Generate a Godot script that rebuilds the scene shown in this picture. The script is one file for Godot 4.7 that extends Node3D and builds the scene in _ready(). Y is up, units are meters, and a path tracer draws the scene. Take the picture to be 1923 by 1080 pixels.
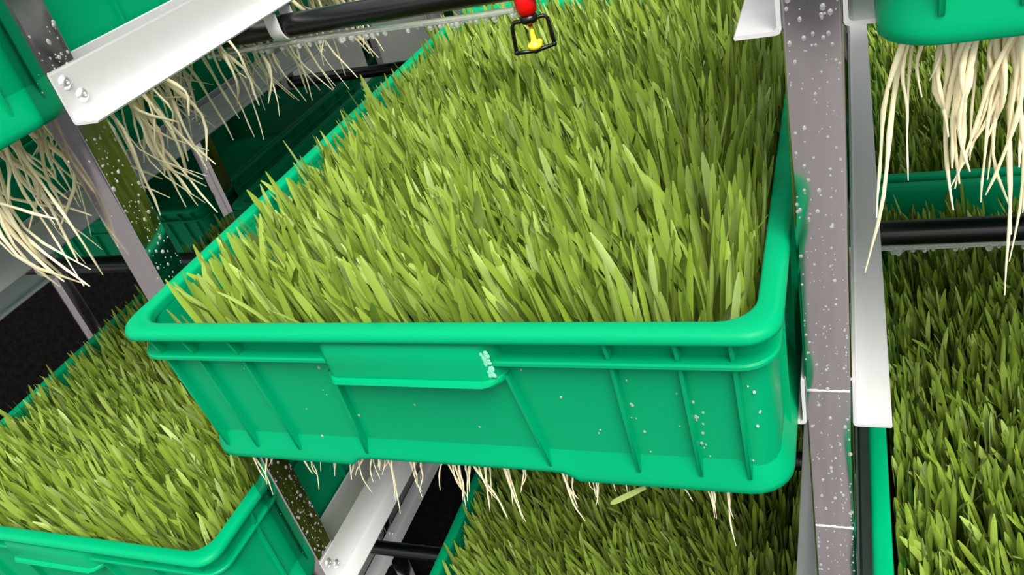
extends Node3D

# Growing rack with green sprouting trays. All positions are measured from the lens: x right, z towards the viewer,
# LIFT metres above the floor.
const LIFT := 1.5
const FOCAL := 1559.3155
const CAM_X := Vector3(0.92385359, -0.23483312, -0.30223824)
const CAM_Y := Vector3(0.01834051, 0.81591166, -0.57788563)
const CAM_Z := Vector3(0.38230639, 0.52833851, 0.75808987)
const LEVELS := [-0.129, -0.362, -0.595, -0.828, -1.061, -1.294]

# six leaf colours (linear); every leaf is one of them from foot to tip, drawn at random in all trays alike
const LEAVES := [Color(0.168, 0.262, 0.026), Color(0.180, 0.274, 0.030), Color(0.195, 0.290, 0.036), Color(0.216, 0.312, 0.046), Color(0.252, 0.350, 0.074), Color(0.295, 0.396, 0.115)]

var rng := RandomNumberGenerator.new()
var used := {}
var M := {}
var tray_meshes := {}
var blades := []
var spines := []

# ---------------------------------------------------------------- helpers
func at(x: float, y: float, z: float) -> Vector3:
	return Vector3(x, y + LIFT, z)

# the point at depth z that a pixel of the photograph looks at
func seen(px: float, py: float, z: float) -> Vector3:
	var r := CAM_X * ((px - 961.5) / FOCAL) - CAM_Y * ((py - 540.0) / FOCAL) - CAM_Z
	r *= z / r.z
	return Vector3(r.x, r.y + LIFT, r.z)

func pixel_of(p: Vector3) -> Vector3:
	var q := p - Vector3(0, LIFT, 0)
	var d := -q.dot(CAM_Z)
	return Vector3(961.5 + FOCAL * q.dot(CAM_X) / d, 540.0 - FOCAL * q.dot(CAM_Y) / d, d)

func numbered(called: String) -> String:
	if not used.has(called):
		used[called] = 0
		return called
	used[called] += 1
	return "%s_%03d" % [called, used[called]]

func thing(called: String, label: String, category: String, where: Vector3, group := "") -> Node3D:
	var o := Node3D.new()
	o.name = numbered(called)
	add_child(o, true)
	o.position = where
	o.set_meta("label", label)
	o.set_meta("category", category)
	if group != "":
		o.set_meta("group", group)
	return o

func part(called: String, mesh: Mesh, mat: Material, parent: Node, where := Vector3.ZERO, label := "") -> MeshInstance3D:
	var o := MeshInstance3D.new()
	o.name = called
	o.mesh = mesh
	if mat:
		o.material_override = mat
	parent.add_child(o, true)
	o.position = where
	if label != "":
		o.set_meta("label", label)
	return o

func start() -> SurfaceTool:
	var st := SurfaceTool.new()
	st.begin(Mesh.PRIMITIVE_TRIANGLES)
	return st

func done(st: SurfaceTool) -> ArrayMesh:
	st.generate_normals()
	return st.commit()

func tri(st: SurfaceTool, a: Vector3, b: Vector3, c: Vector3, sg := -1) -> void:
	st.set_smooth_group(sg)
	st.add_vertex(a)
	st.set_smooth_group(sg)
	st.add_vertex(c)
	st.set_smooth_group(sg)
	st.add_vertex(b)

func quad(st: SurfaceTool, a: Vector3, b: Vector3, c: Vector3, d: Vector3, sg := -1) -> void:
	tri(st, a, b, c, sg)
	tri(st, a, c, d, sg)

# rounded rectangle, counter-clockwise from above, edges cut into n pieces
func loop(hx: float, hz: float, r: float, y: float, n := 12, arc := 6) -> PackedVector3Array:
	var p := PackedVector3Array()
	var corners := [Vector2(hx - r, -(hz - r)), Vector2(-(hx - r), -(hz - r)), Vector2(-(hx - r), hz - r), Vector2(hx - r, hz - r)]
	for k in 4:
		for i in arc + 1:
			var a := PI / 2 * (k + float(i) / arc)
			p.append(Vector3(corners[k].x + cos(a) * r, y, corners[k].y - sin(a) * r))
		var e0: Vector3 = p[p.size() - 1]
		var c2: Vector2 = corners[(k + 1) % 4]
		var a2 := PI / 2 * (k + 1)
		var e1 := Vector3(c2.x + cos(a2) * r, y, c2.y - sin(a2) * r)
		for i in range(1, n):
			p.append(e0.lerp(e1, float(i) / n))
	return p

func loft(st: SurfaceTool, a: PackedVector3Array, b: PackedVector3Array, sg: int) -> void:
	var n := a.size()
	for k in n:
		var j := (k + 1) % n
		quad(st, a[k], a[j], b[j], b[k], sg)

func cap(st: SurfaceTool, p: PackedVector3Array, upward: bool) -> void:
	var c := Vector3.ZERO
	for q in p:
		c += q
	c /= p.size()
	for k in p.size():
		var j := (k + 1) % p.size()
		if upward:
			tri(st, c, p[k], p[j])
		else:
			tri(st, c, p[j], p[k])

# box between two corners with chamfered long edges
func box(st: SurfaceTool, lo: Vector3, hi: Vector3) -> void:
	var v := []
	for i in 8:
		v.append(Vector3(hi.x if i & 1 else lo.x, hi.y if i & 2 else lo.y, hi.z if i & 4 else lo.z))
	for f in [[0, 2, 3, 1], [4, 5, 7, 6], [0, 4, 6, 2], [1, 3, 7, 5], [0, 1, 5, 4], [2, 6, 7, 3]]:
		quad(st, v[f[0]], v[f[1]], v[f[2]], v[f[3]])

# tapered tube along points
func tube(st: SurfaceTool, pts: Array, radii: Array, sides := 6, closed := true) -> void:
	var rings := []
	var u := Vector3.ZERO
	for i in pts.size():
		var t: Vector3 = (pts[min(i + 1, pts.size() - 1)] - pts[max(i - 1, 0)]).normalized()
		if i == 0:
			u = t.cross(Vector3(0.31, 0.2, 0.93)).normalized()
		u = (u - t * u.dot(t)).normalized()
		var w := t.cross(u)
		var ring := PackedVector3Array()
		for k in sides:
			var a := TAU * k / sides
			ring.append(pts[i] + (u * cos(a) + w * sin(a)) * radii[i])
		rings.append(ring)
	for i in rings.size() - 1:
		loft(st, rings[i], rings[i + 1], 1)
	if closed:
		var n: int = rings.size() - 1
		for k in sides:
			var j: int = (k + 1) % sides
			tri(st, pts[0], rings[0][j], rings[0][k], 2)
			tri(st, pts[n], rings[n][k], rings[n][j], 3)

# lathe round the y axis: profile of (radius, y) going upwards
func lathe(st: SurfaceTool, profile: Array, sides := 20, sg := 1) -> void:
	var rings := []
	for q in profile:
		var ring := PackedVector3Array()
		for k in sides:
			var a := TAU * k / sides
			ring.append(Vector3(cos(a) * q.x, q.y, -sin(a) * q.x))
		rings.append(ring)
	for i in rings.size() - 1:
		loft(st, rings[i], rings[i + 1], sg)

func ball(st: SurfaceTool, c: Vector3, s: Vector3, turn := Basis.IDENTITY, rows := 5, cols := 8) -> void:
	var rings := []
	for i in rows + 1:
		var a := -PI / 2 + PI * i / rows
		var ring := PackedVector3Array()
		for k in cols:
			var b := TAU * k / cols
			ring.append(c + turn * (Vector3(cos(a) * cos(b), sin(a), -cos(a) * sin(b)) * s))
		rings.append(ring)
	for i in rows:
		loft(st, rings[i], rings[i + 1], 1)

# ---------------------------------------------------------------- materials
func noise_tex(freq: float, octaves: int, lo: Color, hi: Color, seed_value: int, size := 512) -> NoiseTexture2D:
	var n := FastNoiseLite.new()
	n.seed = seed_value
	n.frequency = freq
	n.fractal_octaves = octaves
	var t := NoiseTexture2D.new()
	t.width = size
	t.height = size
	t.seamless = true
	t.noise = n
	var g := Gradient.new()
	g.colors = PackedColorArray([lo, hi])
	t.color_ramp = g
	return t

func mat(color: Color, rough: float, metal := 0.0) -> StandardMaterial3D:
	var m := StandardMaterial3D.new()
	m.albedo_color = color
	m.roughness = rough
	m.metallic = metal
	return m

func make_materials() -> void:
	var g := mat(Color(0.0, 0.56, 0.37), 0.34)
	g.metallic_specular = 0.18
	g.subsurf_scatter_enabled = true
	g.subsurf_scatter_strength = 0.05
	M.green = g
	M.scuff = mat(Color(0.45, 0.78, 0.64), 0.7)
	var s := mat(Color(0.69, 0.675, 0.68), 0.16, 1.0)
	s.roughness_texture = noise_tex(0.02, 4, Color(0.6, 0.6, 0.6), Color(1, 1, 1), 5)
	s.uv1_triplanar = true
	s.uv1_world_triplanar = true
	s.uv1_scale = Vector3(6, 6, 6)
	M.steel = s
	var w := mat(Color(0.88, 0.88, 0.885), 0.45, 0.45)
	w.roughness_texture = noise_tex(0.03, 3, Color(0.75, 0.75, 0.75), Color(1, 1, 1), 9)
	w.uv1_triplanar = true
	w.uv1_world_triplanar = true
	w.uv1_scale = Vector3(5, 5, 5)
	M.rail = w
	M.rivet = mat(Color(0.93, 0.93, 0.93), 0.3, 0.9)
	M.weld = mat(Color(0.85, 0.84, 0.83), 0.45, 0.9)
	M.pipe = mat(Color(0.035, 0.035, 0.038), 0.28)
	M.clip = mat(Color(0.88, 0.88, 0.88), 0.5)
	M.black = mat(Color(0.03, 0.03, 0.03), 0.3)
	M.red = mat(Color(0.86, 0.03, 0.03), 0.25)
	M.yellow = mat(Color(0.93, 0.86, 0.22), 0.35)
	var d := mat(Color(1, 1, 1, 0.2), 0.02)
	d.refraction_enabled = true
	d.refraction_scale = 0.033
	M.water = d
	var l := StandardMaterial3D.new()
	l.vertex_color_use_as_albedo = true
	l.roughness = 0.42
	l.metallic_specular = 0.4
	l.backlight = Color(0.30, 0.36, 0.08)
	l.cull_mode = BaseMaterial3D.CULL_DISABLED
	M.grass = l
	for k in 6:
		var b := StandardMaterial3D.new()
		b.albedo_color = LEAVES[k].linear_to_srgb()
		b.roughness = 0.4
		b.metallic_specular = 0.45
		b.backlight = Color(0.30, 0.36, 0.08)
		b.cull_mode = BaseMaterial3D.CULL_DISABLED
		M["blade%d" % k] = b
	var rt := mat(Color(0.95, 0.89, 0.73), 0.5)
	rt.subsurf_scatter_enabled = true
	rt.subsurf_scatter_strength = 0.2
	M.root = rt
	var bed := mat(Color(1, 1, 1), 0.9)
	bed.albedo_texture = noise_tex(0.06, 3, Color(0.22, 0.2, 0.08), Color(0.5, 0.42, 0.2), 3, 256)
	bed.uv1_triplanar = true
	bed.uv1_scale = Vector3(8, 8, 8)
	M.bed = bed
	var fl := mat(Color(1, 1, 1), 0.55)
	fl.albedo_texture = noise_tex(0.012, 5, Color(0.42, 0.41, 0.415), Color(0.52, 0.51, 0.51), 21)
	fl.uv1_triplanar = true
	fl.uv1_world_triplanar = true
	fl.uv1_scale = Vector3(0.6, 0.6, 0.6)
	M.floor = fl
	var wl := mat(Color(1, 1, 1), 0.8)
	wl.albedo_texture = noise_tex(0.01, 4, Color(0.30, 0.32, 0.30), Color(0.38, 0.40, 0.38), 33)
	wl.uv1_triplanar = true
	wl.uv1_world_triplanar = true
	wl.uv1_scale = Vector3(0.5, 0.5, 0.5)
	M.wall = wl
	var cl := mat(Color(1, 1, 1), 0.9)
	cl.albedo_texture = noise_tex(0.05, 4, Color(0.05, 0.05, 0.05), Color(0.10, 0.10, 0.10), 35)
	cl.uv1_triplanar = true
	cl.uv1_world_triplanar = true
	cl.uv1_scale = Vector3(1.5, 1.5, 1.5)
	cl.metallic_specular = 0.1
	M.shade_black = cl  # near-black that puts the shade behind and below the rack into the colour
	M.pvc = mat(Color(0.85, 0.85, 0.84), 0.4)

# ---------------------------------------------------------------- tray
func make_tray_meshes() -> void:
	var st := start()
	# wall outside, from the base up to the rim, and the wall inside, down to the tray floor
	var o := [loop(0.1915, 0.279, 0.016, 0.003), loop(0.1915, 0.2795, 0.016, 0.012), loop(0.1922, 0.289, 0.016, 0.1165)]
	loft(st, o[0], o[1], 1)
	loft(st, o[1], o[2], 1)
	var i := [loop(0.1868, 0.2868, 0.013, 0.1165), loop(0.1862, 0.2850, 0.013, 0.108), loop(0.184, 0.276, 0.013, 0.009), loop(0.180, 0.272, 0.011, 0.006)]
	loft(st, i[0], i[1], 2)
	loft(st, i[1], i[2], 2)
	loft(st, i[2], i[3], 2)
	cap(st, i[3], true)
	cap(st, o[0], false)
	tray_meshes.body = done(st)
	# rolled rim
	st = start()
	var rim := [[0.1922, 0.2885, 0.1150], [0.1984, 0.2990, 0.1156], [0.1990, 0.3000, 0.1166], [0.1990, 0.3000, 0.1186], [0.1983, 0.2992, 0.1207], [0.1968, 0.2976, 0.1221], [0.1945, 0.2953, 0.1226], [0.1885, 0.2898, 0.1225], [0.1872, 0.2884, 0.1218], [0.1867, 0.2874, 0.1200], [0.1866, 0.2866, 0.1160]]
	for k in rim.size() - 1:
		loft(st, loop(rim[k][0], rim[k][1], 0.018, rim[k][2]), loop(rim[k + 1][0], rim[k + 1][1], 0.018, rim[k + 1][2]), 1 if k > 0 else 3)
	tray_meshes.rim = done(st)
	# thin flange below the rim
	st = start()
	var fl := [[0.1915, 0.286, 0.0965], [0.1958, 0.2942, 0.0968], [0.1965, 0.2952, 0.0978], [0.1965, 0.2952, 0.0996], [0.1958, 0.2944, 0.1006], [0.1915, 0.286, 0.1012]]
	for k in fl.size() - 1:
		loft(st, loop(fl[k][0], fl[k][1], 0.018, fl[k][2]), loop(fl[k + 1][0], fl[k + 1][1], 0.018, fl[k + 1][2]), k)
	tray_meshes.flange = done(st)
	# foot that flares out round the base, raised between the handles
	st = start()
	var ft := [[0.1912, 0.279, 0.0035], [0.1962, 0.2832, 0.0], [0.1972, 0.2842, 0.0012], [0.1971, 0.2841, 0.005], [0.1962, 0.2834, 0.009], [0.1940, 0.2818, 0.0165], [0.1917, 0.2803, 0.0240]]
	var rings := []
	for q in ft:
		var ring := loop(q[0], q[1], 0.022, q[2], 40)
		for k in ring.size():
			var v := ring[k]
			if absf(v.z) > 0.26:
				v.y += (0.0068 * (1.0 - clampf(q[2] / 0.024, 0, 1))) * (1.0 - smoothstep(0.068, 0.078, absf(v.x)))
				ring[k] = v
		rings.append(ring)
	for k in rings.size() - 1:
		loft(st, rings[k], rings[k + 1], 0 if k == 0 else 1)
	tray_meshes.foot = done(st)
	# upright ribs of the end wall: thickness in x, leaning with the wall
	tray_meshes.rib = rib_mesh(0.008, 0.116, 0.0, 0.0)
	tray_meshes.rib_short_left = rib_mesh(0.008, 0.088, -0.0035, 0.0035)
	tray_meshes.rib_short_right = rib_mesh(0.008, 0.088, 0.0035, -0.0035)
	# handle pocket under the middle of the rim
	st = start()
	var prof := [Vector2(0.286, 0.0850), Vector2(0.3000, 0.0852), Vector2(0.3008, 0.0865), Vector2(0.2998, 0.0882), Vector2(0.2975, 0.0890), Vector2(0.2976, 0.0960), Vector2(0.2980, 0.1040), Vector2(0.2968, 0.1105), Vector2(0.2945, 0.1140), Vector2(0.287, 0.1160)]
	var xs := [-0.0545, -0.0535, -0.051, -0.047, 0.045, 0.050, 0.0545, 0.0575]
	var dep := [0.0, 0.5, 0.85, 1.0, 1.0, 0.85, 0.5, 0.0]
	for k in xs.size() - 1:
		for j in prof.size() - 1:
			var f := func(n: int, q: Vector2) -> Vector3:
				var full: float = dep[n]
				return Vector3(xs[n], q.y, 0.2855 + (q.x - 0.2855) * full)
			quad(st, f.call(k, prof[j]), f.call(k + 1, prof[j]), f.call(k + 1, prof[j + 1]), f.call(k, prof[j + 1]), 1 if j > 3 else 10 + j)
	tray_meshes.handle = done(st)
	# ribs of the long side
	st = start()
	for f in [[0.0018, 1.0]]:
		var a := [Vector3(0.190, 0.009, -0.0013), Vector3(0.1950, 0.010, -0.0011), Vector3(0.1955, 0.0965, -0.0011), Vector3(0.1975, 0.116, -0.0011), Vector3(0.190, 0.116, -0.0013)]
		var b := []
		for q in a:
			b.append(Vector3(q.x, q.y, -q.z))
		for k in a.size():
			var j: int = (k + 1) % a.size()
			quad(st, a[k], b[k], b[j], a[j])
		for k in range(1, a.size() - 1):
			tri(st, a[0], a[k], a[k + 1])
			tri(st, b[0], b[k + 1], b[k])
	tray_meshes.side_rib = done(st)

func rib_mesh(y0: float, y1: float, foot_x: float, head_x: float) -> ArrayMesh:
	var st := start()
	var rows := [y0, y0 + 0.004, lerpf(y0, y1, 0.5), minf(0.0965, y1), y1]
	var wall := func(y: float) -> float: return lerpf(0.2795, 0.289, (y - 0.012) / 0.1045) - 0.001
	for k in rows.size() - 1:
		var q := []
		for n in [k, k + 1]:
			var y: float = rows[n]
			var out := 0.0055 if n > 0 else 0.002
			if y > 0.10:
				out = 0.0085
			var cx := lerpf(foot_x, head_x, (y - y0) / (y1 - y0))
			var zb: float = wall.call(y)
			q.append([Vector3(cx - 0.0018, y, zb), Vector3(cx - 0.0010, y, zb + out), Vector3(cx + 0.0010, y, zb + out), Vector3(cx + 0.0018, y, zb)])
		for e in 3:
			quad(st, q[0][e], q[0][e + 1], q[1][e + 1], q[1][e], e)
		if k == 0:
			quad(st, q[0][0], q[0][3], q[0][2], q[0][1])
	return done(st)

func make_tray(where: Vector3, label: String, group: String) -> Node3D:
	var t := thing("sprouting_tray", label, "tray", where, group)
	part("body", tray_meshes.body, M.green, t)
	part("rim", tray_meshes.rim, M.green, t)
	part("flange", tray_meshes.flange, M.green, t)
	part("foot", tray_meshes.foot, M.green, t)
	for s in [1, -1]:
		var h := part("handle", tray_meshes.handle, M.green, t)
		h.rotation.y = 0.0 if s == 1 else PI
		for x in [-0.176, -0.150, -0.1155, 0.1155, 0.150, 0.176]:
			var r := part("rib", tray_meshes.rib, M.green, t, Vector3(x, 0, 0))
			r.rotation.y = 0.0 if s == 1 else PI
		var a := part("rib", tray_meshes.rib_short_left, M.green, t, Vector3(-0.0595 * s, 0, 0))
		a.rotation.y = 0.0 if s == 1 else PI
		a = part("rib", tray_meshes.rib_short_right, M.green, t, Vector3(0.0595 * s, 0, 0))
		a.rotation.y = 0.0 if s == 1 else PI
		for z in [-0.24, -0.18, -0.12, -0.06, 0.0, 0.06, 0.12, 0.18, 0.24]:
			var r := part("rib", tray_meshes.side_rib, M.green, t, Vector3(0, 0, z))
			r.rotation.y = 0.0 if s == 1 else PI
	return t

# ---------------------------------------------------------------- grass
# one leaf blade, base at the origin, growing up and bending towards +z
func make_blade(length: float, width: float, bend: float, twist: float, line: Array = []) -> ArrayMesh:
	var st := start()
	var n := 10
	var p := Vector3.ZERO
	var lean := 0.0
	var rows := []
	for i in n + 1:
		var t := float(i) / n
		t = t + 0.10 * sin(t * PI)
		var w := width * (0.72 + 0.28 * smoothstep(0.0, 0.4, t))
		if t > 0.75:
			w *= maxf(0.2, sqrt(maxf(0.0, 1.0 - pow((t - 0.75) / 0.25, 2.8))))
		w = maxf(w, 0.0003)
		var side := Vector3(cos(twist * t), 0, sin(twist * t))
		var fwd := side.cross(Vector3.UP)
		var fold := w * 0.13
		rows.append([p - side * w / 2 + fwd * fold, p, p + side * w / 2 + fwd * fold])
		line.append(p)
		lean += bend / n * (0.3 + 1.4 * t)
		var t2 := float(i + 1) / n
		t2 = t2 + 0.10 * sin(t2 * PI)
		p += Vector3(0, cos(lean), sin(lean)) * length * (t2 - t)
	for i in n:
		for e in 2:
			quad(st, rows[i][e], rows[i][e + 1], rows[i + 1][e + 1], rows[i + 1][e], 1)
	return done(st)

func make_blades() -> void:
	for k in 8:
		var line := []
		blades.append(make_blade(0.1, 0.0041 + 0.0005 * (k % 3), [0.05, 0.25, 0.15, 0.4, 0.1, 0.6, 0.3, 0.0][k], [0.3, -0.5, 0.6, -0.2, 0.0, 0.4, -0.8, 1.0][k], line))
		spines.append(line)

# does a leaf stay inside the tray walls as far as they reach
func clear_of_walls(t: Transform3D, k: int) -> bool:
	for q in spines[k]:
		var p: Vector3 = t * q
		if p.y < 0.1245:
			var f := p.y / 0.12
			if absf(p.x) > lerpf(0.1815, 0.184, f) or absf(p.z) > lerpf(0.2725, 0.2835, f):
				return false
	return true

func root_curve(a: Vector3, b: Vector3, r: float, wiggle: float) -> ArrayMesh:
	var st := start()
	var pts := []
	var radii := []
	var n := 8
	var o1 := Vector3(rng.randf_range(-1, 1), rng.randf_range(-0.2, 0.2), rng.randf_range(-1, 1)) * wiggle
	var o2 := Vector3(rng.randf_range(-1, 1), rng.randf_range(-0.2, 0.2), rng.randf_range(-1, 1)) * wiggle * 0.6
	for i in n + 1:
		var t := float(i) / n
		pts.append(a.lerp(b, t) + o1 * sin(t * PI) + o2 * sin(t * TAU * 1.2) * (0.3 + t * 0.5))
		radii.append(r * (1.0 - 0.62 * t) * (1.0 + 0.22 * sin(i * 2.3 + a.x * 900.0)))
	radii[n] = r * 0.22
	tube(st, pts, radii, 6)
	return done(st)

# a mat of sprouts lying in a tray: bed, leaves; where says the tray base
func make_mat(where: Vector3, label: String, count: int, height: float, singles: int, seed_value: int, group: String, edge := 0.174, front := 0.270) -> Node3D:
	rng.seed = seed_value
	var t := thing("wheatgrass_mat", label, "grass", where, group)
	var st := start()
	var lo := loop(0.178, 0.270, 0.012, 0.0065, 2, 3)
	var hi := loop(0.181, 0.274, 0.012, 0.024, 2, 3)
	loft(st, lo, hi, 1)
	cap(st, hi, true)
	cap(st, lo, false)
	part("seed_bed", done(st), M.bed, t)
	if count == 0:
		return t
	var clump := FastNoiseLite.new()
	clump.seed = seed_value
	clump.frequency = 9.0
	var tone := FastNoiseLite.new()
	tone.seed = seed_value + 7
	tone.frequency = 14.0
	var all := []
	# jittered grid so that the stand is even
	var nx := int(sqrt(count * 0.35 / (2.0 * front)))
	var nz := int(float(count) / nx)
	for i in nx:
		for j in nz:
			var x := -edge + (edge + 0.179) * (i + rng.randf()) / nx
			var z := -front + 2.0 * front * (j + rng.randf()) / nz
			var h := height * (1.0 + 0.14 * clump.get_noise_2d(x * 3.0, z * 3.0)) * rng.randf_range(0.78, 1.10)
			if rng.randf() < 0.12:
				h *= 0.72
			var wide := rng.randf_range(0.75, 1.12)
			var k := rng.randi() % blades.size()
			var yaw := rng.randf() * TAU
			# the stand leans away from the light; at the edge by the light it spills over the rim
			var lx := -0.05 - 0.14 * smoothstep(-0.17, -0.06, x + 0.08 * float(edge > 0.17)) + 0.45 * smoothstep(0.10, 0.178, x) + rng.randfn(0.0, 0.12)
			var lz := 0.03 + rng.randfn(0.0, 0.11)
			var c := clampi(roundi(2.3 + 1.3 * tone.get_noise_2d(x * 4, z * 4) + rng.randfn(0, 1.25)), 0, 5)
			for attempt in 5:
				var b := Basis(Vector3(0, 0, 1), -lx) * Basis(Vector3(1, 0, 0), lz) * Basis(Vector3.UP, yaw) * Basis.from_scale(Vector3(wide, h / 0.1, h / 0.1))
				var tr := Transform3D(b, Vector3(x, 0.02, z))
				if clear_of_walls(tr, k):
					all.append([tr, k, c, 0.0])
					break
				lx = lerpf(lx, -signf(x) * 0.05 if absf(x) > 0.14 else lx, 0.6)
				lz = lerpf(lz, -signf(z) * 0.05 if absf(z) > 0.22 else lz, 0.6)
				yaw += 1.3
				k = [0, 4, 7, 2][attempt % 4]
	# the leaves that show largest in view become parts of their own
	if singles > 0:
		for e in all:
			var tip: Vector3 = where + e[0] * Vector3(0, 0.085, 0)
			var q := pixel_of(tip)
			var ok := q.z > 0.1 and q.x > 0 and q.x < 1923 and q.y > 0 and q.y < 1080
			e[3] = 1.0 / q.z if ok else 0.0
		all.sort_custom(func(a, b): return a[3] > b[3])
		for n in mini(singles, all.size()):
			var e: Array = all[n]
			var o := part("grass_blade", blades[e[1]], M["blade%d" % e[2]], t)
			o.transform = e[0]
		all = all.slice(singles)
	for k in blades.size():
		var mine := all.filter(func(e): return e[1] == k)
		var mm := MultiMesh.new()
		mm.transform_format = MultiMesh.TRANSFORM_3D
		mm.use_colors = true
		mm.mesh = blades[k]
		mm.instance_count = mine.size()
		for n in mine.size():
			mm.set_instance_transform(n, mine[n][0])
			mm.set_instance_color(n, LEAVES[mine[n][2]])
		var o := MultiMeshInstance3D.new()
		o.name = "grass"
		o.multimesh = mm
		o.material_override = M.grass
		t.add_child(o, true)
		o.set_meta("kind", "stuff")
	return t

# ---------------------------------------------------------------- rack
func post_mesh(y0: float, y1: float) -> ArrayMesh:
	var st := start()
	var a := loop(0.0125, 0.0125, 0.0016, y0, 1, 3)
	var b := loop(0.0125, 0.0125, 0.0016, y1, 1, 3)
	loft(st, a, b, 1)
	cap(st, b, true)
	cap(st, a, false)
	return done(st)

# angle rail running back from z0 to z1; side +1: the shelf flange points to +x
func rail_mesh(z0: float, z1: float, side: float) -> ArrayMesh:
	var st := start()
	var p := [Vector2(0, 0.0335), Vector2(0.0018, 0.034), Vector2(0.0020, 0.0325), Vector2(0.0020, 0.0038), Vector2(0.0026, 0.0026), Vector2(0.0038, 0.0020), Vector2(0.0198, 0.0020), Vector2(0.0205, 0.0012), Vector2(0.0200, 0.0), Vector2(0.0024, 0.0), Vector2(0.0007, 0.0007), Vector2(0.0, 0.0024)]
	var a := []
	var b := []
	for q in p:
		a.append(Vector3(q.x * side, q.y, z0))
		b.append(Vector3(q.x * side, q.y, z1))
	var n := p.size()
	for k in n:
		var j := (k + 1) % n
		if side > 0:
			quad(st, a[k], b[k], b[j], a[j])
		else:
			quad(st, a[k], a[j], b[j], b[k])
	# ends: upright leg and shelf leg
	for e in [[a, 1], [b, -1]]:
		var v: Array = e[0]
		for f in [[0, 1, 2, 3], [0, 3, 10, 11], [3, 4, 5, 10], [5, 6, 9, 10], [6, 7, 8, 9]]:
			if (e[1] > 0) == (side < 0):
				quad(st, v[f[0]], v[f[1]], v[f[2]], v[f[3]])
			else:
				quad(st, v[f[3]], v[f[2]], v[f[1]], v[f[0]])
	return done(st)

func drops_on(parent: Node, origin: Vector3, u: Vector3, v: Vector3, w: float, y0: float, y1: float, count: int, seed_value: int, big: float) -> void:
	rng.seed = seed_value
	var st := start()
	var n := u.cross(v)
	for k in count:
		var r := big * (0.28 + 0.72 * pow(rng.randf(), 3.0))
		var x := rng.randf_range(0.06, 0.94) * w
		# drops gather in loose columns
		if rng.randf() < 0.6:
			x = (floorf(x / w * 5.0) + 0.5 + rng.randf_range(-0.15, 0.15)) / 5.0 * w
		var y := rng.randf_range(y0, y1)
		ball(st, origin + u * x + v * y, Vector3(r, r * rng.randf_range(1.0, 1.4), r * 0.6), Basis(u, v, n), 6, 10)
	var o := part("water_drops", done(st), M.water, parent)
	o.set_meta("kind", "stuff")
	o.set_meta("label", "clear water drops clinging to the surface")

func make_rack() -> void:
	var t := thing("growing_rack", "stainless steel rack of square posts and pale angle rails", "rack", at(0, -LIFT, 0))
	var up := post_mesh(0.0, LIFT + 0.5)
	var lines := [-1.3935, -0.9175, -0.4665, -0.0152]
	for x in lines:
		for z in [-0.3865, -0.9425, -1.4985]:
			var p := part("post", up, M.steel, t, Vector3(x, 0, z))
			if z > -0.4 and x > -0.5:
				# weld beads round the post under the shelf rails
				if x > -0.1:
					for y in [-0.336, -0.451]:
						var st := start()
						var pts := []
						var rr := []
						for k in 15:
							pts.append(Vector3(lerpf(-0.0112, 0.0112, k / 14.0), y + LIFT + rng.randf_range(-0.0002, 0.0002), 0.0123))
							rr.append(0.00105 + rng.randf_range(-0.0002, 0.0002))
						tube(st, pts, rr, 8)
						part("weld_bead", done(st), M.weld, p)
				if x > -0.1:
					drops_on(p, Vector3(-0.0125, 0, 0.0125), Vector3(1, 0, 0), Vector3(0, 1, 0), 0.025, LIFT - 0.50, LIFT - 0.09, 330, 41, 0.00135)
				else:
					drops_on(p, Vector3(0.0125, 0, 0.0125), Vector3(0, 0, -1), Vector3(0, 1, 0), 0.025, LIFT - 0.62, LIFT - 0.07, 480, 42, 0.0015)
					drops_on(p, Vector3(-0.0125, 0, 0.0125), Vector3(1, 0, 0), Vector3(0, 1, 0), 0.025, LIFT - 0.62, LIFT - 0.07, 30, 43, 0.0009)
	var right := rail_mesh(-0.3735, -1.55, 1.0)
	var left := rail_mesh(-0.3735, -1.55, -1.0)
	var left_short := rail_mesh(-0.388, -1.55, -1.0)
	var st2 := start()
	lathe(st2, [Vector2(0.0, 0.0008), Vector2(0.0010, 0.0010), Vector2(0.0013, 0.0022), Vector2(0.0024, 0.0020), Vector2(0.0036, 0.0012), Vector2(0.0045, 0.0004), Vector2(0.0047, -0.0003)].map(func(q): return q), 18)
	var rivet := done(st2)
	for x in lines:
		for y in LEVELS:
			for s in [1, -1]:
				if x < -1.0 and s < 0:
					continue
				var r := part("rail", right if s > 0 else (left_short if x < -0.1 else left), M.rail, t, Vector3(x + 0.0125 * s, y + LIFT, 0))
				if s < 0 or x > -0.1:
					continue
				for z in [-0.3865, -0.9425, -1.4985]:
					for k in 2:
						var v := part("rivet", rivet, M.rivet, r, Vector3(0.0020 * s, 0.0255 if k == 0 else 0.0142, z + (0.0053 if k == 0 else -0.0022)))
						v.rotation.z = -PI / 2 * s

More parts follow.
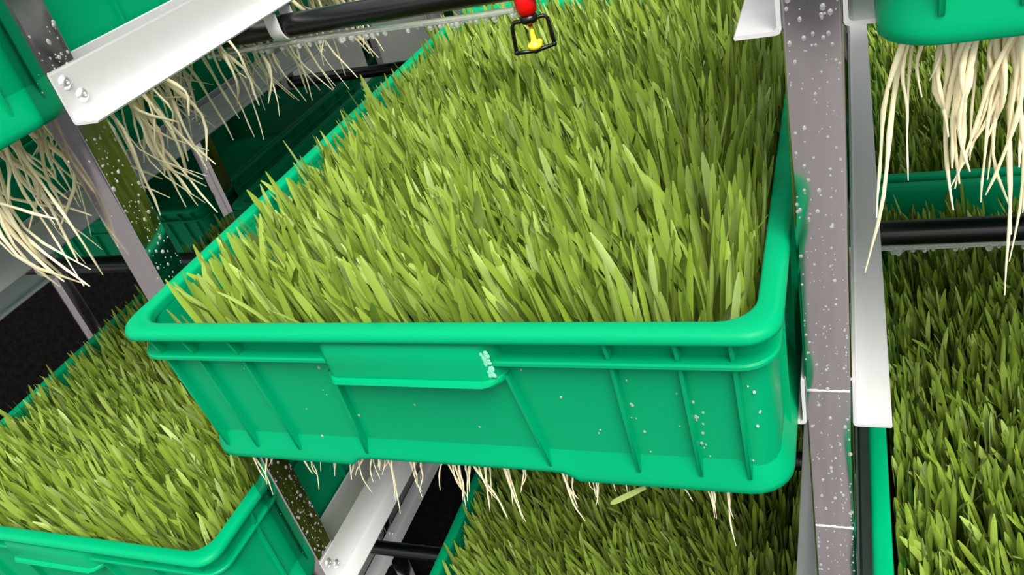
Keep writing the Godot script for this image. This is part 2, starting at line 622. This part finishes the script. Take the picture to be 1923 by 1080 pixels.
# ---------------------------------------------------------------- pipes
func make_pipe(y: float, z: float, x0: float, x1: float, label: String) -> Node3D:
	var t := thing("irrigation_pipe", label, "pipe", at(0, y, z), "")
	var st := start()
	tube(st, [Vector3(x0, 0, 0), Vector3(lerpf(x0, x1, 0.5), -0.0015, 0), Vector3(x1, 0.001, 0)], [0.0097, 0.0097, 0.0097], 20)
	part("pipe", done(st), M.pipe, t)
	# saddle clips that hang the pipe from the shelf rails
	st = start()
	var pts := []
	for i in 11:
		var a := PI * (0.0 + i / 10.0) + PI
		pts.append(Vector3(cos(a) * 0.0112, sin(a) * 0.0112, 0))
	pts.push_front(Vector3(-0.0112, 0.0125, 0))
	pts.append(Vector3(0.0112, 0.0125, 0))
	for i in pts.size() - 1:
		var a: Vector3 = pts[i]
		var b: Vector3 = pts[i + 1]
		var na := Vector3(a.x, minf(a.y, 0), 0).normalized() * 0.0016
		var nb := Vector3(b.x, minf(b.y, 0), 0).normalized() * 0.0016
		var w := Vector3(0, 0, 0.006)
		quad(st, a + na - w, b + nb - w, b + nb + w, a + na + w, 1)
		quad(st, a + w, b + w, b - w, a - w, 2)
		quad(st, a + na + w, b + nb + w, b + w, a + w, 3)
		quad(st, a - w, b - w, b + nb - w, a + na - w, 4)
	var clip := done(st)
	for x in [-1.37, -0.894, -0.443, 0.0082]:
		if x > x0 and x < x1:
			var c := part("clip", clip, M.clip, t, Vector3(x, 0, 0))
			c.rotation.y = PI / 2
	return t

func make_clear_tube(y: float, z: float, x0: float, x1: float, label: String, seed_value: int) -> void:
	rng.seed = seed_value
	var t := thing("clear_drip_tube", label, "tube", at(0, y, z))
	var st := start()
	var pts := []
	var rr := []
	for i in 13:
		var f := i / 12.0
		pts.append(Vector3(lerpf(x0, x1, f), 0.0012 * sin(f * 5.0), 0.001 * sin(f * 9.0)))
		rr.append(0.0026)
	tube(st, pts, rr, 12)
	part("tube", done(st), M.water, t)
	st = start()
	var n := int((x1 - x0) / 0.0048)
	for k in n:
		var f := rng.randf()
		var r := 0.0011 + 0.0017 * pow(rng.randf(), 2.0)
		ball(st, Vector3(lerpf(x0, x1, f), 0.0012 * sin(f * 5.0) - 0.0028 - r * 0.5, rng.randf_range(-0.001, 0.002)), Vector3(r, r * 1.25, r), Basis.IDENTITY, 6, 10)
	var o := part("water_drops", done(st), M.water, t)
	o.set_meta("kind", "stuff")
	o.set_meta("label", "row of hanging water drops")

func make_sprinkler(where: Vector3) -> void:
	var t := thing("micro_sprinkler", "small red, black and yellow spray nozzle hanging over the grass", "sprinkler", where)
	var st := start()
	lathe(st, [Vector2(0.0, -0.0155), Vector2(0.0045, -0.0152), Vector2(0.0072, -0.0125), Vector2(0.0082, -0.008), Vector2(0.0082, 0.0), Vector2(0.007, 0.004), Vector2(0.0, 0.0042)], 24)
	part("red_body", done(st), M.red, t, Vector3.ZERO, "glossy red plastic body")
	st = start()
	lathe(st, [Vector2(0.0, -0.0205), Vector2(0.0058, -0.0203), Vector2(0.0068, -0.0185), Vector2(0.0066, -0.0150), Vector2(0.004, -0.0138), Vector2(0.0, -0.0136)], 20)
	part("collar", done(st), M.black, t)
	st = start()
	var path := [Vector3(-0.003, -0.0182, 0), Vector3(-0.0115, -0.0178, 0), Vector3(-0.0138, -0.0205, 0), Vector3(-0.0150, -0.0390, 0), Vector3(-0.0148, -0.0412, 0), Vector3(-0.0085, -0.0418, 0), Vector3(0.0, -0.0428, 0), Vector3(0.0085, -0.0418, 0), Vector3(0.0148, -0.0412, 0), Vector3(0.0150, -0.0390, 0), Vector3(0.0138, -0.0205, 0), Vector3(0.0115, -0.0178, 0), Vector3(0.003, -0.0182, 0)]
	var rr := []
	for q in path:
		rr.append(0.0016)
	tube(st, path, rr, 10)
	for s in [-1, 1]:
		ball(st, Vector3(0.0149 * s, -0.0408, 0), Vector3(0.0022, 0.0022, 0.0022))
	ball(st, Vector3(0, -0.0426, 0), Vector3(0.0034, 0.0022, 0.0034))
	part("bridge_frame", done(st), M.black, t, Vector3.ZERO, "square black bridge frame")
	st = start()
	lathe(st, [Vector2(0.0, -0.0238), Vector2(0.0016, -0.0235), Vector2(0.0019, -0.0225), Vector2(0.0016, -0.0200), Vector2(0.0, -0.0198)], 14)
	part("nozzle_tip", done(st), M.red, t)
	st = start()
	lathe(st, [Vector2(0.0, -0.0412), Vector2(0.0050, -0.0408), Vector2(0.0060, -0.0385), Vector2(0.0052, -0.0368), Vector2(0.0028, -0.0352), Vector2(0.0021, -0.0330), Vector2(0.0019, -0.0262), Vector2(0.0012, -0.0250), Vector2(0.0, -0.0248)], 20)
	ball(st, Vector3(0.0042, -0.0370, 0), Vector3(0.0024, 0.0030, 0.0020))
	part("spinner", done(st), M.yellow, t, Vector3.ZERO, "yellow spinner")
	t.rotation = Vector3(0.0, 0.35, 0.0)

# ---------------------------------------------------------------- roots
func root_to(parent: Node3D, a: Vector3, b: Vector3, r: float, wiggle: float) -> void:
	part("root", root_curve(a - parent.position, b - parent.position, r, wiggle), M.root, parent)

# wet roots that leave the tray between two pixels and meet in one tip
func bundle(parent: Node3D, px0: float, px1: float, py: float, tip: Vector2, z: float, y: float, n: int, r: float) -> void:
	for k in n:
		var a := seen(lerpf(px0, px1, (k + 0.5) / n) + rng.randf_range(-4, 4), py, z)
		a.y = y + LIFT
		a.z += rng.randf_range(-0.006, 0.001)
		var short := rng.randf_range(0.55, 1.0) if k > 0 else 1.0
		var b := seen(tip.x + rng.randf_range(-6, 6) * (1.4 - short), tip.y, z - 0.002)
		root_to(parent, a, a.lerp(b, short), r * rng.randf_range(0.7, 1.15), 0.0022)

func _ready() -> void:
	# camera
	var cam := Camera3D.new()
	cam.name = "camera"
	cam.projection = Camera3D.PROJECTION_PERSPECTIVE
	cam.keep_aspect = Camera3D.KEEP_HEIGHT
	cam.fov = 38.2025
	cam.near = 0.01
	cam.far = 60.0
	add_child(cam)
	cam.transform = Transform3D(Basis(CAM_X, CAM_Y, CAM_Z), at(0, 0, 0))
	cam.current = true
	# sky: bright even overcast
	var env := Environment.new()
	env.background_mode = Environment.BG_SKY
	var sky := Sky.new()
	var sm := ProceduralSkyMaterial.new()
	sm.sky_top_color = Color(0.97, 0.98, 1.0)
	sm.sky_horizon_color = Color(0.97, 0.97, 0.97)
	sm.ground_bottom_color = Color(0.35, 0.35, 0.35)
	sm.ground_horizon_color = Color(0.45, 0.45, 0.45)
	sm.sky_energy_multiplier = 0.86
	sky.sky_material = sm
	env.sky = sky
	env.tonemap_mode = Environment.TONE_MAPPER_LINEAR
	env.tonemap_exposure = 1.6
	env.sdfgi_enabled = true
	env.ssao_enabled = true
	env.ssil_enabled = true
	var we := WorldEnvironment.new()
	we.name = "environment"
	we.environment = env
	add_child(we)
	# high sun behind thin cloud, from the front and the right
	var sun := DirectionalLight3D.new()
	sun.name = "sun"
	sun.light_energy = 1.25
	sun.light_color = Color(1.0, 0.98, 0.95)
	sun.light_angular_distance = 36.0
	sun.shadow_enabled = true
	add_child(sun)
	sun.look_at_from_position(Vector3(0.42, 1.0, 0.54), Vector3.ZERO)

	make_materials()
	make_tray_meshes()
	make_blades()

	# setting
	var st := start()
	box(st, Vector3(-4, -0.1, -3.0), Vector3(4, 0.0, 3.5))
	var fl := part("floor", done(st), M.floor, self)
	fl.set_meta("kind", "structure")
	fl.set_meta("label", "grey concrete floor under the racks")
	st = start()
	box(st, Vector3(-4, 0.0, -2.75), Vector3(4, 3.2, -2.6))
	var wb := part("wall_back", done(st), M.wall, self)
	wb.set_meta("kind", "structure")
	wb.set_meta("label", "dull grey wall behind the rack")
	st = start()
	box(st, Vector3(-2.75, 0.0, -2.6), Vector3(-2.6, 3.2, -0.35))  # coloured black for the shade deep in the rack
	var wlf := part("wall_left", done(st), M.shade_black, self)
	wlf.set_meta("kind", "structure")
	wlf.set_meta("label", "wall beyond the rack, coloured black for the shade there")

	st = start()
	box(st, Vector3(-2.6, 0.0, -2.6), Vector3(0.9, 0.004, 0.25))  # added black layer: darkens the floor below the rack and cuts its bounce
	var gc := part("shade_sheet", done(st), M.shade_black, fl)
	gc.set_meta("label", "black sheet added for the shade under the rack")

	make_rack()

	# trays: [name of place, x, level, z of centre]
	var spots := {
		"main": [-0.2297, 1, -0.599], "main_back": [-0.2297, 1, -1.207],
		"right_low": [0.2055, 2, -0.558], "right_low_back": [0.2055, 2, -1.165],
		"right_up": [0.2068, 0, -0.6170],
		"left_low": [-0.6768, 2, -0.598], "left_low_back": [-0.692, 2, -1.206],
		"left_up": [-0.6785, 0, -0.60], "left_up_back": [-0.6785, 0, -1.21],
		"bottom": [-0.2322, 3, -0.598], "bottom_back": [-0.2322, 3, -1.206],
		"far_low_back": [-1.150, 2, -1.206], "far_mid": [-1.150, 1, -0.62], "far_mid_back": [-1.150, 1, -1.225], "added_far_up": [-1.150, 0, -0.60],  # the last one is out of view, added to block light
	}
	var where := {}
	for k in spots:
		where[k] = at(spots[k][0], LEVELS[spots[k][1]] + 0.0022, spots[k][2])
	var g := "green plastic sprouting trays on the rack"
	var lab := {
		"main": "large green plastic tray full of grass under the hanging sprinkler",
		"main_back": "green tray end to end behind the tray under the sprinkler",
		"right_low": "green tray of grass below the black pipe, right of the wet post",
		"right_low_back": "green tray of grass beyond the rim behind the black pipe",
		"right_up": "green tray with long white roots hanging over another tray of grass",
		"left_low": "low green tray of dark grass left of the tall wet post",
		"left_low_back": "shaded green tray behind the low tray of dark grass",
		"left_up": "upper green tray over hanging cream roots beside the riveted rail",
		"left_up_back": "upper green tray behind the one beside the riveted rail",
		"bottom": "lowest green tray of dark grass in the shade under the big tray",
		"bottom_back": "lowest green tray behind the one in the shade",
		"far_low_back": "dark green tray deep in the rack below the far rail",
		"far_mid": "dark green tray behind the cream roots on the far column",
		"far_mid_back": "dark green tray at the back of the far column",
		"added_far_up": "unseen green tray added to block light over the far column",
	}
	var trays := {}
	for k in spots:
		trays[k] = make_tray(where[k], lab[k], g)

	# grass
	var mg := "mats of sprouted grass in the trays"
	var main := make_mat(where.main, "bright green wheatgrass filling the large tray under the sprinkler", 6900, 0.118, 300, 101, mg, 0.163)
	make_mat(where.main_back, "wheatgrass in the tray behind the sprinkler", 5000, 0.108, 0, 102, mg)
	make_mat(where.right_low, "bright wheatgrass below the black pipe, right of the wet post", 7600, 0.098, 300, 103, mg, 0.1785)
	make_mat(where.right_low_back, "wheatgrass behind the hanging white roots", 7800, 0.100, 100, 104, mg)
	make_mat(where.left_low, "dim green wheatgrass in the low tray left of the tall wet post", 7600, 0.112, 300, 105, mg)
	make_mat(where.left_low_back, "sparse dark wheatgrass in the shaded tray on the left", 3000, 0.06, 0, 106, mg)
	make_mat(where.bottom, "dark shaded wheatgrass in the lowest tray under the big tray", 7800, 0.112, 200, 107, mg)

	# roots under the big tray, along its front foot
	rng.seed = 7
	var zf := -0.324
	var yb := -0.3585
	for b in [[470, 478, 862, 512, 930, 2], [505, 520, 864, 500, 910, 2], [555, 615, 868, 602, 918, 4], [628, 634, 870, 630, 895, 2], [655, 690, 864, 660, 900, 4], [668, 672, 862, 700, 925, 1], [698, 700, 866, 699, 904, 1], [690, 735, 868, 715, 900, 5], [715, 740, 868, 750, 965, 2], [765, 797, 872, 790, 932, 6], [835, 838, 878, 828, 922, 1], [842, 888, 876, 878, 955, 9], [885, 905, 878, 955, 973, 2], [915, 925, 880, 922, 960, 2], [935, 950, 884, 985, 978, 3], [945, 955, 884, 960, 948, 2], [975, 992, 886, 978, 925, 2], [1050, 1072, 892, 1095, 978, 3], [1076, 1082, 900, 1078, 935, 1], [1108, 1132, 905, 1120, 952, 5], [1152, 1154, 910, 1152, 920, 1], [1178, 1182, 914, 1178, 926, 1], [1282, 1290, 922, 1302, 940, 2], [1318, 1335, 926, 1345, 972, 4], [1362, 1374, 930, 1378, 1026, 2]]:
		bundle(main, b[0], b[1], b[2], Vector2(b[3], b[4]), zf, yb, b[5], 0.00085)
	# one loose leaf hanging among them
	var lb := part("grass_blade", make_blade(0.031, 0.0034, 0.15, 0.3), M.blade5, main)
	var la := seen(1212, 915, zf) - main.position
	var ld := seen(1100, 967, zf) - seen(1212, 915, zf)
	lb.transform = Transform3D(Basis(Vector3(0, 0.8, 0.6).cross(ld).normalized(), ld.normalized(), Vector3(0, 0.8, 0.6).cross(ld).normalized().cross(ld.normalized())), la)
	lb.set_meta("label", "single pale loose leaf among the roots")

	# long roots under the upper right tray
	var ru := make_mat(where.right_up, "white roots growing through the upper tray, over the grass", 0, 0.1, 0, 108, mg)
	rng.seed = 17
	for b in [[1695, 1720, 108, 1633, 515, 2, 0.0021], [1705, 1722, 108, 1704, 335, 2, 0.0014], [1745, 1765, 106, 1738, 178, 2, 0.0016], [1770, 1840, 106, 1782, 315, 5, 0.0024], [1775, 1830, 106, 1798, 392, 4, 0.0024], [1800, 1850, 105, 1815, 320, 4, 0.002], [1860, 1925, 104, 1798, 355, 4, 0.0022], [1865, 1920, 104, 1850, 382, 5, 0.0022], [1870, 1935, 104, 1895, 548, 4, 0.0027], [1880, 1940, 104, 1862, 270, 4, 0.002], [1900, 1970, 104, 1925, 400, 4, 0.0024]]:
		for k in b[5]:
			var a := seen(lerpf(b[0], b[1], rng.randf()), b[2], -0.342)
			a.y = -0.1275 + LIFT
			a.z += rng.randf_range(-0.012, 0.0)
			var short := 1.0 if k == 0 else rng.randf_range(0.45, 0.95)
			var e := seen(b[3] + rng.randf_range(-8, 8), b[4], -0.345)
			root_to(ru, a, a.lerp(e, short), b[6] * rng.randf_range(0.55, 1.0) * 0.72, 0.005)

	# hanging roots under the upper left trays
	for s in [["left_up", 216, "cream roots hanging from the upper left tray below the riveted rail", 27, -0.28, 0.29], ["left_up_back", 40, "cream roots hanging from the upper tray at the back left", 28, -0.1, 0.28]]:
		var lu := make_mat(where[s[0]], s[2], 0, 0.1, 0, 109, mg)
		rng.seed = s[3]
		var bunch_z := 0.0
		var bunch_x := 0.0
		for k in s[1]:
			if k % 8 == 0:
				bunch_z = rng.randf_range(s[4], s[5])
				bunch_x = 0.185 - 0.2 * pow(rng.randf(), 1.6)
			var a: Vector3 = where[s[0]] + Vector3(bunch_x + rng.randf_range(-0.02, 0.006), 0.001, clampf(bunch_z + rng.randf_range(-0.025, 0.025), -0.275, 0.275))
			var length := rng.randf_range(0.04, 0.125)
			var e: Vector3 = where[s[0]] + Vector3(bunch_x + rng.randf_range(-0.012, 0.03), -length, bunch_z + rng.randf_range(-0.012, 0.012))
			root_to(lu, a, e, rng.randf_range(0.0010, 0.0026), 0.018)

	# water pipes under each shelf
	make_pipe(-0.1435, -0.6, -1.34, 0.42, "black water pipe above the big tray, sprinkler hanging from it")
	make_pipe(-0.3735, -0.6, -0.93, 0.42, "black water pipe crossing over the right hand grass")
	make_pipe(-0.376, -1.17, -1.3, 0.42, "black water pipe at the back of the left column")
	make_pipe(-0.6165, -0.588, -0.93, 0.42, "black water pipe just under the big tray, beside the wet post")
	make_pipe(-0.8455, -0.6, -1.3, 0.42, "black water pipe low down beneath the lower rails")
	make_clear_tube(-0.1600, -0.6, -0.53, -0.235, "clear tube beaded with water drops below the upper black pipe", 61)
	make_clear_tube(-0.3872, -0.6, 0.004, 0.30, "clear beaded tube under the black pipe over the right grass", 62)
	make_sprinkler(at(-0.2255, -0.152, -0.6))

	# white pipe coil on the floor
	st = start()
	var ring := []
	var rr := []
	for k in 25:
		var a := TAU * k / 24.0
		ring.append(Vector3(cos(a) * 0.09, 0.012 + 0.002 * sin(a * 3), sin(a) * 0.09))
		rr.append(0.012)
	tube(st, ring, rr, 10)
	var coil := part("hose_coil", done(st), M.pvc, self, at(-0.93, -LIFT, -0.93))
	coil.position = Vector3(-0.955, 0.0, -0.97)
	coil.set_meta("label", "white hose ring lying on the floor under the rack")
	coil.set_meta("category", "hose")

	# wet specks and whitened wear on the big tray
	var mt: Node3D = trays.main
	rng.seed = 71
	st = start()
	for k in 46:
		var x := rng.randf_range(0.06, 0.19) if k < 36 else rng.randf_range(-0.16, 0.06)
		var y := rng.randf_range(0.02, 0.092)
		if k < 22:
			x = ([0.1155, 0.150, 0.150, 0.178][k % 4]) + rng.randf_range(0.002, 0.008)
		var z := lerpf(0.2795, 0.289, (y - 0.012) / 0.1045)
		var r := 0.0005 + 0.0008 * pow(rng.randf(), 2.0)
		ball(st, Vector3(x, y, z), Vector3(r, r * 1.3, r * 0.6))
	var wd := part("water_drops", done(st), M.water, mt)
	wd.set_meta("kind", "stuff")
	wd.set_meta("label", "water specks on the tray end")
	st = start()
	for k in 26:
		var f := rng.randf()
		ball(st, Vector3(lerpf(0.0505, 0.0520, f) + rng.randf_range(-0.0022, 0.0012), lerpf(0.108, 0.0895, f), lerpf(0.2958, 0.2950, f) + 0.0004), Vector3(rng.randf_range(0.0008, 0.0020), rng.randf_range(0.0010, 0.0024), 0.0007))
	part("scuff", done(st), M.scuff, mt, Vector3.ZERO, "whitened worn corner of the handle")
